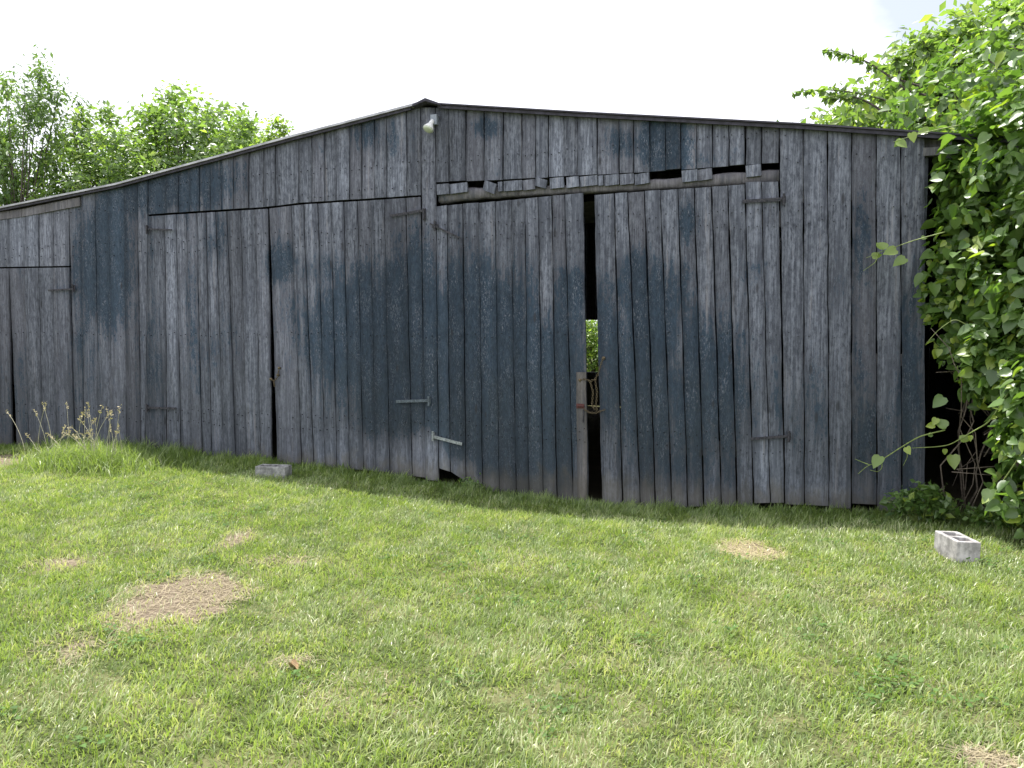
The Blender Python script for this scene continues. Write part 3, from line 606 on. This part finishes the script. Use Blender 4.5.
def tree(name, base, h, crown, nclump, perclump, csz, lsz, mat, label, cat='tree', group=None, elong=1.0, droop=0.0, tr=0.16, wisp=0, yel=.1, spread=(1, 1, .7), shell=0.55):
    """crown: list of ellipsoids (dx,dy,z,rx,ry,rz) relative to the base; clumps of leaves on limbs that leave a tapered trunk"""
    r_ = empty(name, base); tag(r_, label, cat, group); B = np.array(base)
    tm = MB(); top = B+np.array([rng.uniform(-.3, .3), rng.uniform(-.3, .3), h*.8])
    tp_ = [B+(top-B)*t+np.array([.10*math.sin(4*t), .08*math.cos(5*t), -.1*(t == 0)]) for t in np.linspace(0, 1, 8)]
    tm.tube(tp_, [tr*(1-.85*t) for t in np.linspace(0, 1, 8)], 9)
    cl = []; vol = np.array([e[3]*e[4]*e[5] for e in crown]); vol = vol/vol.sum()
    for e in range(nclump):
        k = rng.choice(len(crown), p=vol); dx, dy, z, rx, ry, rz = crown[k]
        d = rng.normal(size=3); d /= np.linalg.norm(d); q = rng.uniform(shell, 1.0)
        cl.append(B+np.array([dx+d[0]*rx*q, dy+d[1]*ry*q, z+d[2]*rz*q]))
    cl = np.array(cl)
    for c in cl[::max(1, len(cl)//70)]:
        i = int(np.clip(((c[2]-B[2])/h*.55)*8, 1, 6)); s = tp_[i]; m_ = (s+c)/2+np.array([0, 0, -.12*np.linalg.norm(c-s)])
        pts = [(1-t)**2*s+2*t*(1-t)*m_+t*t*c for t in np.linspace(0, 1, 6)]; rr = tr*.16
        tm.tube(pts, [rr*(1-.85*t)+.004 for t in np.linspace(0, 1, 6)], 5)
    tm.build('trunk', BARK, r_, True)
    n = nclump*perclump; ci = np.repeat(np.arange(nclump), perclump)
    loc = rng.normal(0, 1, (n, 3))*np.array(spread)*csz*np.repeat(rng.uniform(.55, 1.2, nclump), perclump)[:, None]; pos = cl[ci]+loc
    cen = B+np.array([np.mean([e[0] for e in crown]), np.mean([e[1] for e in crown]), np.mean([e[2] for e in crown])])
    N = pos-cen; N /= np.linalg.norm(N, axis=1)[:, None]
    col = leafcol(n, yel); shade = np.repeat(rng.uniform(0, 1, nclump), perclump); col[:, 0] = np.clip(.5*col[:, 0]+.5*shade, 0, 1)
    leafmesh('crown', leaves(pos, N*.5, lsz, RH, .5, droop, elong), 4, RH_F, col, mat, r_)
    return r_

# ------------------------------------------------------------------ trees behind the barn
def at(px, py, Y): return F(px, py, Y)
def treebase(px, Y): p = F(px, 330, Y); return (p[0], p[1], -0.1)
# far left, sparse and narrow-leaved
b = treebase(28, 10.5)
tree('narrow_leaved_tree', b, 8.6, [(0, 0, 6.7, 1.9, 1.8, 2.3), (.7, 0, 8.5, .9, 1.0, 1.7), (-1.4, 0, 7.4, 1.1, 1.3, 1.8), (1.7, 0, 7.2, .9, 1.0, 1.3), (.3, 0, 4.4, 2.9, 2.0, 1.5)], 170, 85, .26, .13, WILLOW,
     'sparse tree with hanging narrow leaves behind the far left end of the roof', group='trees behind the barn', elong=1.35, droop=2.0, tr=.15, spread=(.75, .75, 1.25), shell=.3, yel=.05)
b = treebase(118, 11.5)
tree('leafy_tree', b, 8.6, [(0, 0, 6.1, 2.0, 2.0, 2.2), (-1.6, .2, 5.6, 1.6, 1.6, 2.1), (1.4, 0, 5.0, 1.8, 1.6, 2.0)], 140, 120, .30, .17, TREE,
     'bushy tree between the sparse tree and the tallest round crown behind the roof', group='trees behind the barn', tr=.18, yel=.12, shell=.4)
b = treebase(192, 13.0)
tree('broad_tree', b, 10.2, [(0, 0, 6.7, 2.6, 2.2, 2.2), (-.6, 0, 8.2, 1.0, 1.0, 1.1), (1.7, 0, 6.4, 1.9, 1.8, 1.9), (0, 0, 5.0, 3.4, 2.2, 1.6)], 190, 120, .32, .20, TREE,
     'tallest broad green tree rising behind the left roof slope', group='trees behind the barn', tr=.24, yel=.10, shell=.45)
b = treebase(238, 13.0)
tree('round_tree', b, 7.6, [(0, 0, 5.7, 1.3, 1.4, 1.9)], 85, 110, .26, .18, TREE, 'round tree at the right flank of the tallest crown behind the roof', group='trees behind the barn', tr=.15, yel=.1, shell=.4)
b = treebase(277, 12.0)
tree('pointed_tree', b, 6.6, [(0, 0, 5.9, .75, .9, .9), (.1, 0, 6.7, .35, .4, .75), (-.8, 0, 5.7, .6, .6, .7)], 80, 90, .2, .15, TREE, 'small bright pointed tree just above the roof, rightmost of the left-hand trees', group='trees behind the barn', tr=.10, yel=.55, shell=.3)
b = treebase(-90, 11.0)
tree('leafy_tree', b, 7.5, [(0, 0, 5.0, 2.4, 2, 2.4)], 110, 100, .3, .15, TREE, 'leafy tree cut by the left edge of the picture behind the barn', group='trees behind the barn', tr=.18)
# seen through the door gap, behind the barn
b = treebase(592, 12.0)
tree('bush', (b[0], 12.0, -.1), 2.4, [(0, 0, 1.2, 1.6, .9, 1.1)], 70, 110, .22, .10, TREE, 'sunlit bush behind the barn seen through the gap between the tall doors', 'bush', tr=.05, yel=.35, shell=.2)
# right: feathery tree behind the end of the roof
tree('feathery_tree', (1.75, 4.3, -.1), 6.6, [(-1.3, 0, 4.3, .75, .9, .45), (-.75, 0, 4.75, .6, .8, .55), (-.15, 0, 4.9, .85, 1.0, .85), (.2, .3, 4.9, .7, 1.0, .6), (-1.8, -.2, 4.05, .5, .6, .35)], 210, 95, .19, .12, TREE,
     'light green feathery tree behind the right end of the barn roof', group=None, tr=.11, yel=.22, shell=.35, elong=1.15, droop=.4)
# pinnate sprays reaching out over the roof, part of that tree's neighbour
def spray(mb_pts, V, Cn, a, b, sag, n, ls):
    n = int(n*1.7)
    a = np.array(a); b = np.array(b); m_ = (a+b)/2+np.array([0, 0, sag]); T_ = [(1-t)**2*a+2*t*(1-t)*m_+t*t*b for t in np.linspace(0, 1, n)]
    mb_pts.tube(T_, [.012*(1-.8*t)+.0015 for t in np.linspace(0, 1, n)], 5)
    for i in range(int(n*.3), n):
        for s in (-1, 1, -.3): V.append(T_[i]+np.array([0, s*.02, -.01])); Cn.append((s*.5, 0, .3))
sp_root = empty('slender_tree', (2.3, 2.6, -.1)); tag(sp_root, 'slender sapling whose feathery sprays reach left over the right roof end', 'tree')
sm = MB(); V_ = []; N_ = []
sm.tube([(2.3, 2.6, -.1), (2.2, 2.6, 2), (2.0, 2.5, 3.4), (1.9, 2.5, 4.6)], [.05, .04, .03, .015], 7)
for (pa, pb, Y, sag, n) in [((930, 120), (793, 92), 2.2, .25, 34), ((905, 90), (822, 50), 2.2, .2, 26), ((880, 110), (826, 98), 2.1, .15, 22), ((935, 70), (920, 38), 2.3, .1, 16), ((990, 60), (925, 44), 2.3, .1, 22), ((1030, 30), (1000, 5), 1.2, .05, 18), ((1040, 60), (975, 50), 1.4, .15, 20), ((900, 80), (895, 55), 2.2, .1, 14)]:
    spray(sm, V_, N_, F(*pa, Y), F(*pb, Y), sag, n, .1)
    sm.tube([F(*pa, Y), (F(*pa, Y)+np.array([1.95, 2.5, 3.3]))/2+np.array([0, 0, .15]), (2.0, 2.5, 3.3)], [.012, .018, .022], 5)
sm.build('trunk', BARK, sp_root, True)
V_ = np.array(V_); leafmesh('crown', leaves(V_, np.array(N_), .10, RH, .5, .8, 1.0), 4, RH_F, leafcol(len(V_), .1), TREE, sp_root)

# ------------------------------------------------------------------ vine thicket on the right
vt = empty('vine_thicket', (1.6, -.2, 0)); tag(vt, 'dense tangle of broad-leaved climbing vine covering the open right end of the barn', 'vine')
E_ = [(1.75, .35, 3.42, .95, .9, .72, 2600), (1.50, -.30, 2.75, .66, .50, .70, 2600), (1.48, -.40, 2.0, .60, .50, .65, 2700), (1.55, -.55, 1.55, .50, .45, .50, 1500), (1.50, -.85, .70, .47, .42, .78, 3300), (1.22, -.42, 1.30, .36, .28, .36, 1100), (1.10, .15, 2.75, .42, .25, .60, 1100),
      (.92, -.10, 2.35, .27, .22, .75, 1100), (.82, -.10, 1.55, .16, .15, .35, 160), (.66, -.14, 2.05, .12, .06, .45, 110), (1.05, -.2, 1.75, .26, .25, .40, 450), (1.32, -.45, 1.22, .44, .32, .42, 1500), (2.4, 0, 3.75, 1.1, 1.0, .6, 1300), (3.0, -.5, 2.0, 1.1, 1.0, 2.2, 3000), (1.35, 1.9, 3.85, .9, .6, .6, 1300), (.9, .9, 3.55, .55, .5, .35, 600)]
PV = []; NV = []
for (cx, cy, cz, rx, ry, rz, n) in E_:
    d = rng.normal(size=(n, 3)); d /= np.linalg.norm(d, axis=1)[:, None]; q = np.where(rng.random(n) < .75, rng.uniform(.82, 1.08, n), rng.uniform(.3, .85, n))[:, None]
    bump_ = 1+.16*np.sin(d[:, :1]*7+cx*5)*np.cos(d[:, 2:]*6+cz*3)
    p = np.array([cx, cy, cz])+d*q*bump_*np.array([rx, ry, rz]); PV.append(p); NV.append(d)
PV = np.concatenate(PV); NV = np.concatenate(NV); k = (PV[:, 2] > .08) & ~((PV[:, 0] < 1.03+.15*(PV[:, 1]+.8)+.05*np.sin(PV[:, 2]*14)) & (PV[:, 2] < .88+.14*np.sin(PV[:, 0]*19))) & ((PV[:, 0] > .57+.05*np.sin(PV[:, 2]*9)) | (PV[:, 2] > 3.15)) & ((PV[:, 1] < -.06) | (PV[:, 0] > .68) | (PV[:, 2] > 3.15))
vn = nz(PV[:, 0]*2.6+PV[:, 1]*1.4, PV[:, 2]*2.0+PV[:, 0]*1.2, .5); k &= rng.random(len(PV)) < np.where(vn > -.12, 1.0, .22); PV = PV[k]; NV = NV[k]; col = leafcol(len(PV), .14)
leafmesh('leaves', leaves(PV, NV*.8, .092, HEART, .75, .8), 11, HEART_F, col, VINE, vt)
st = MB()
for i in range(24):   # bare stems in the dark hollow and up into the mass
    rad_ = rng.uniform(.003, .008); x0 = rng.uniform(.9, 2.2); y0 = rng.uniform(-.35, .5); pts = [np.array([x0, y0, -.05])]
    for j in range(9): pts.append(pts[-1]+np.array([rng.normal(0, .07), rng.normal(0, .05), rng.uniform(.1, .32)]))
    st.tube(pts, [rad_*(1-.07*j)+.001 for j in range(10)], 5)
for i in range(22):
    a = np.array([rng.uniform(.75, 1.6), rng.uniform(-.3, .4), rng.uniform(.15, 1.3)]); b = a+np.array([rng.uniform(-.5, .5), rng.uniform(-.2, .2), rng.uniform(-.35, .35)])
    st.tube([a, (a+b)/2+rng.normal(0, .05, 3), b], [.005, .004, .002], 5)
st.build('stems', TWIG, vt, True)
# runners reaching left over the boards, each leaf where the photo shows one
RV = []; RN = []; RC = []
def runner(pts, Ys, rad=.005):
    q = [F(x, y, Y) for (x, y), Y in zip(pts, Ys)]
    ts = np.linspace(0, 1, len(q)); tt = np.linspace(0, 1, len(q)*5); sm_ = np.stack([np.interp(tt, ts, [p[i] for p in q]) for i in range(3)], 1)
    for _ in range(3): sm_[1:-1] = (sm_[:-2]+2*sm_[1:-1]+sm_[2:])/4
    rn = MB(); rn.tube(sm_, [rad*(1-.75*t)+.0008 for t in tt], 6); rn.build('runner', GREENSTEM, vt, True); return sm_
def rleaf(px, py, Y, yel, n=(0, -1, .5)): RV.append(F(px, py, Y)); RN.append(n); RC.append((.8, yel, 0, 1))
runner([(1010, 390), (990, 422), (970, 433), (950, 445), (935, 447), (912, 448)], [-.75, -.7, -.65, -.6, -.55, -.5], .006)
runner([(945, 430), (920, 436), (903, 446), (880, 461), (867, 466), (858, 474)], [-.6, -.55, -.5, -.5, -.5, -.5], .0055)
runner([(870, 465), (862, 462), (855, 459)], [-.5]*3, .003); runner([(882, 460), (882, 468), (878, 472), (870, 470)], [-.5]*4, .003); runner([(904, 446), (908, 456), (903, 466)], [-.5]*3, .003)
runner([(945, 232), (915, 240), (895, 247), (880, 252), (866, 258)], [-.4, -.35, -.3, -.3, -.3], .004); runner([(878, 252), (876, 262), (863, 271)], [-.3]*3, .003)
runner([(960, 125), (935, 130), (912, 136), (893, 142)], [-.35, -.3, -.3, -.3], .004)
runner([(1024, 450), (1005, 478), (992, 498), (984, 500)], [-1.1, -1.05, -1.0, -1.0], .005)
runner([(975, 330), (955, 318), (938, 330), (925, 345)], [-.5]*4, .003)
for a in [(934, 425, -.58, 1.0), (930, 437, -.57, .1), (907, 446, -.52, .9), (882, 457, -.5, .3), (995, 419, -.72, .9), (973, 436, -.67, .95), (960, 441, -.62, .5), (944, 426, -.6, .2), (942, 398, -.55, .05), (922, 240, -.35, .3), (900, 248, -.3, .5), (888, 250, -.3, .4), (868, 256, -.3, .5), (903, 258, -.3, .3),
          (912, 137, -.3, .7), (902, 140, -.3, .3), (896, 143, -.3, .4), (926, 130, -.3, .5), (1003, 360, -.8, .9), (1010, 380, -.8, .95), (985, 498, -1.0, .7), (950, 128, -.33, .95), (964, 105, -.3, .9), (938, 420, -.6, .8), (955, 455, -.6, .5), (948, 450, -.6, .6)]: rleaf(*a)
RV = np.array(RV)+rng.normal(0, .012, (len(RV), 3)); leafmesh('leaves', leaves(RV, np.array(RN, float)*2.2, .085, HEART, .2, 1.2), 11, HEART_F, np.array(RC), VINE, vt)
# low dark weed at the foot of the corner boards
def weed(name, x, y, h, r_, n, ls, label):
    o = empty(name, (x, y, float(gz(x, y)))); tag(o, label, 'weed'); m_ = MB(); V = []; N = []
    for i in range(n):
        a = rng.uniform(0, 6.28); rr = r_*rng.random()**.5; e = np.array([x+rr*math.cos(a), y+rr*math.sin(a)*.6, float(gz(x, y))+h*rng.uniform(.5, 1.0)*(1-.4*rr/r_)]); s = np.array([x+rr*.3*math.cos(a), y+rr*.2*math.sin(a), float(gz(x, y))-.02])
        pts = [s+(e-s)*t+np.array([0, 0, .05*math.sin(3.1*t)]) for t in np.linspace(0, 1, 7)]; m_.tube(pts, [.004*(1-.6*t) for t in np.linspace(0, 1, 7)], 5)
        for p in pts[2:]:
            for q in range(3): V.append(p+rng.normal(0, .025, 3)); N.append(rng.normal(0, .4, 3))
    m_.build('stems', GREENSTEM, o, True); V = np.array(V); leafmesh('leaves', leaves(V, np.array(N), ls, RH, .7, .2), 4, RH_F, leafcol(len(V), .05, 0, .7), VINE, o)
weed('weed', .62, -.38, .38, .26, 60, .07, 'low leafy weed clump at the foot of the right corner boards')
weed('weed', 1.15, -.5, .22, .28, 50, .06, 'dark low weeds behind the pale concrete block')
q0 = F(468, 478, -.12); weed('weed', q0[0], -.12, .10, .13, 16, .035, 'small weed under the ragged foot of the tall left door leaf')

# ------------------------------------------------------------------ lawn
def blades(pos, length, width, lean, az, col, curl=.5):
    n = len(pos); d = np.stack([np.cos(az), np.sin(az), np.zeros(n)], 1); s = np.stack([-np.sin(az), np.cos(az), np.zeros(n)], 1)
    tw = rng.uniform(-.9, .9, n)[:, None]; s2 = s*np.cos(tw)+d*np.sin(tw)
    sl, cl = np.sin(lean)[:, None], np.cos(lean)[:, None]; up = np.array([[0, 0, 1.0]])
    m_ = pos+length[:, None]*.55*(d*sl*.75+up*cl); l2 = np.clip(lean+curl*rng.uniform(.3, 1.3, n), 0, 1.75)
    t = m_+length[:, None]*.5*(d*np.sin(l2)[:, None]+up*np.cos(l2)[:, None]); wv = s2*width[:, None]/2
    V = np.stack([pos-wv*.7, pos+wv*.7, m_+wv, m_-wv, t], 1).reshape(-1, 3)
    i = (np.arange(n)*5)[:, None]; return V, [i+np.array([[0, 1, 2, 3]]), i+np.array([[3, 2, 4]])], np.repeat(col, 5, axis=0)
def scatter(n, x0, x1, y0, y1): return rng.uniform(x0, x1, n), rng.uniform(y0, y1, n)
def vis(x, y, m_=120):
    v = np.stack([x, y, np.zeros_like(x)], 1)-CAM; wv = v@_fw; px = 512+FPX*(v@_r)/np.maximum(wv, .1); py = 384-FPX*(v@_u)/np.maximum(wv, .1)
    return (wv > .3) & (px > -m_) & (px < 1024+m_) & (py < 768+m_)
xs, ys = scatter(900000, -15, 4.5, -7, .0)
inside = vis(xs, ys, 130); dist = np.hypot(xs, ys+7.7)
keep = np.where(inside, np.clip(1.15-.05*dist, .45, 1), .08) > rng.random(len(xs))
br = bare(xs, ys); keep &= rng.random(len(xs)) > np.clip(br*1.3-.12, 0, .93)
xs, ys, br, dist = xs[keep], ys[keep], br[keep], dist[keep]; n = len(xs)
pn = nz(xs, ys, .55); pn2 = nz(xs+30, ys*1.3-7, .22); pn3 = nz(xs-9, ys+4, 1.7)
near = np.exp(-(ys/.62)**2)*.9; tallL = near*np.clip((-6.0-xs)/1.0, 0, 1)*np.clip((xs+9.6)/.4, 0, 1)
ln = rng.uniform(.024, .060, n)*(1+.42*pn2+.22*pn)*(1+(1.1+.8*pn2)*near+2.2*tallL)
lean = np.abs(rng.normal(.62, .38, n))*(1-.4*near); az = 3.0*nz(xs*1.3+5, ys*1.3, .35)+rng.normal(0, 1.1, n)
col = np.ones((n, 4)); col[:, 0] = np.clip(.52+.38*pn2+.25*pn3+rng.normal(0, .32, n)-.45*near, 0, 1)  # barn's shadow strip painted into the blades: darker and less straw-coloured near the wall
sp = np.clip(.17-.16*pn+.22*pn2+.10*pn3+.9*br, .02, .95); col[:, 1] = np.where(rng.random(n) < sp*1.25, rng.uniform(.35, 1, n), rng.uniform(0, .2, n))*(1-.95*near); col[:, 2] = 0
zz = gz(xs, ys)-.004
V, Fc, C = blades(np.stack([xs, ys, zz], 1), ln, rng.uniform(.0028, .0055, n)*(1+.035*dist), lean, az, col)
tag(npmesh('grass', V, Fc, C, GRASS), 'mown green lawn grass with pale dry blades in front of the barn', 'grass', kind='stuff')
print('grass blades', n)
# coarser tufts
nt_ = 900; tx, ty = scatter(nt_*3, -11, 2.5, -6.2, -.25); k = vis(tx, ty, 60) & (bare(tx, ty) < .3); tx, ty = tx[k][:nt_], ty[k][:nt_]
m_ = 22; X = np.repeat(tx, m_)+rng.normal(0, .035, len(tx)*m_); Y = np.repeat(ty, m_)+rng.normal(0, .035, len(tx)*m_); n = len(X); hue = np.repeat(rng.uniform(0, 1, len(tx)), m_)
col = np.ones((n, 4)); col[:, 0] = hue*.7+rng.uniform(0, .3, n); col[:, 1] = np.where(np.repeat(rng.random(len(tx)) < .25, m_), rng.uniform(.2, .8, n), rng.uniform(0, .2, n)); col[:, 2] = 0
V, Fc, C = blades(np.stack([X, Y, gz(X, Y)-.004], 1), rng.uniform(.04, .085, n), rng.uniform(.004, .0065, n), np.abs(rng.normal(.6, .35, n)), rng.uniform(0, 6.28, n), col)
tag(npmesh('grass_tufts', V, Fc, C, GRASS), 'coarser longer tufts scattered through the lawn', 'grass', kind='stuff')
# clover and small broad-leaved weeds between the blades
wx, wy = scatter(1500, -10, 2.5, -6.2, -.2); k = vis(wx, wy, 80) & (bare(wx, wy) < .25) & (nz(wx*1.1+11, wy*1.1, .6) > .12); wx, wy = wx[k][:130], wy[k][:130]
m_ = 26; X = np.repeat(wx, m_)+rng.normal(0, .05, len(wx)*m_); Y = np.repeat(wy, m_)+rng.normal(0, .05, len(wx)*m_); n = len(X); c_ = leafcol(n, .05, 0, .75)
leafV = leaves(np.stack([X, Y, gz(X, Y)+rng.uniform(.012, .042, n)], 1), np.tile([[0, 0, 1.0]], (n, 1)), .020, HEART, 1.2, 0)
tag(leafmesh('clover', leafV, 11, HEART_F, c_, CLOVER), 'small clover and broad weeds mixed into the lawn', 'clover', kind='stuff')
# dry clippings lying in the bare patches
X = []; Y = []
for (cx, cy, rx, ry, s, an), cnt in zip(PATCH, [1700, 500, 350, 260, 350, 1500, 500, 250, 160, 250, 250, 200, 200, 200]):
    a = rng.uniform(0, 6.28, cnt); q = np.sqrt(rng.random(cnt))*1.15; u = q*np.cos(a)*rx; v = q*np.sin(a)*ry; X.append(cx+u*math.cos(an)-v*math.sin(an)); Y.append(cy+u*math.sin(an)+v*math.cos(an))
X = np.concatenate(X); Y = np.concatenate(Y); n = len(X); col = np.ones((n, 4)); col[:, 0] = rng.uniform(0, 1, n); col[:, 1] = rng.uniform(0, .6, n); col[:, 2] = 0; pale_ = np.hypot(X-PATCH[5][0], Y-PATCH[5][1]) < .5; col[pale_, 0] = 1; col[pale_, 1] = rng.uniform(.6, 1, int(pale_.sum()))
V, Fc, C = blades(np.stack([X, Y, gz(X, Y)+rng.uniform(0, .012, n)], 1), rng.uniform(.03, .10, n), rng.uniform(.002, .0045, n), rng.uniform(1.35, 1.6, n), rng.uniform(0, 6.28, n), col, .08)
tag(npmesh('dry_clippings', V, Fc, C, STRAW), 'dry straw clippings lying on the bare brown patches of the lawn', 'straw', kind='stuff')

# tall grass clump at the left foot of the wall
q0 = G(72, 470, 0.0); cx, cy = q0[0], q0[1]
tg = empty('tall_grass_clump', (cx, cy, 0)); tag(tg, 'unmown tall grass clump with pale seed heads against the wall at the left', 'grass clump')
n = 4200; X = cx+rng.normal(0, .40, n)+.1; Y = np.minimum(cy+rng.normal(0, .17, n)+.12, -.04); col = np.ones((n, 4)); col[:, 0] = rng.uniform(.35, 1, n); col[:, 1] = np.where(rng.random(n) < .12, .5, .05); col[:, 2] = 0
r2 = ((X-cx)/.8)**2
V, Fc, C = blades(np.stack([X, Y, gz(X, Y)-.01], 1), rng.uniform(.16, .40, n)*np.exp(-r2*.4), rng.uniform(.005, .009, n), np.abs(rng.normal(.5, .3, n)), rng.uniform(0, 6.28, n), col, .8)
npmesh('blades', V, Fc, C, GRASS, tg)
STK = simple('dry_stalks', (0.42, 0.40, 0.28), .7, 50)
for i in range(34):
    x = cx+rng.uniform(-.75, .5); y = min(cy+rng.uniform(-.05, .28), -.06); h = rng.uniform(.36, .80); ax = rng.uniform(-.38, .38); ay = rng.uniform(-.1, .1)
    pts = [np.array([x+ax*t*t, y+ay*t*t, h*t*(1-.12*t)]) for t in np.linspace(0, 1, 8)]; sm = MB(); sm.tube(pts, [.0032*(1-.6*t)+.0006 for t in np.linspace(0, 1, 8)], 5)
    so_ = sm.build('stalk', STK, tg, True); HV = []
    for k in range(14): q = k/13; HV.append(pts[6]*(1-q)+pts[7]*q+(pts[7]-pts[6])*.2+rng.normal(0, .004, 3))
    HV = np.array(HV); c_ = leafcol(len(HV), 1.0, .5, 1); hd_ = leafmesh('seed_head', leaves(HV, rng.normal(0, 1, (len(HV), 3)), .026, RH, .2, -1, 1.0), 4, RH_F, c_, STRAW, so_)
# two fallen leaves
for (px, py, lb) in [(290, 663, 'curled orange-brown dead leaf on the lawn right of the bare patch')]:
    c = G(px, py, .03); m_ = MB(); s = .06 if px > 250 else .04
    T = HEART*s; m_.add([(c[0]+t[0]*.9, c[1]+t[1]*.8, float(gz(c[0], c[1]))+.022+t[2]*3+abs(t[1])*.25) for t in T], HEART_F)
    tag(m_.build('fallen_leaf', simple('dead_leaf', (0.30, 0.20, 0.10), .8, 80), None, True), lb, 'leaf')
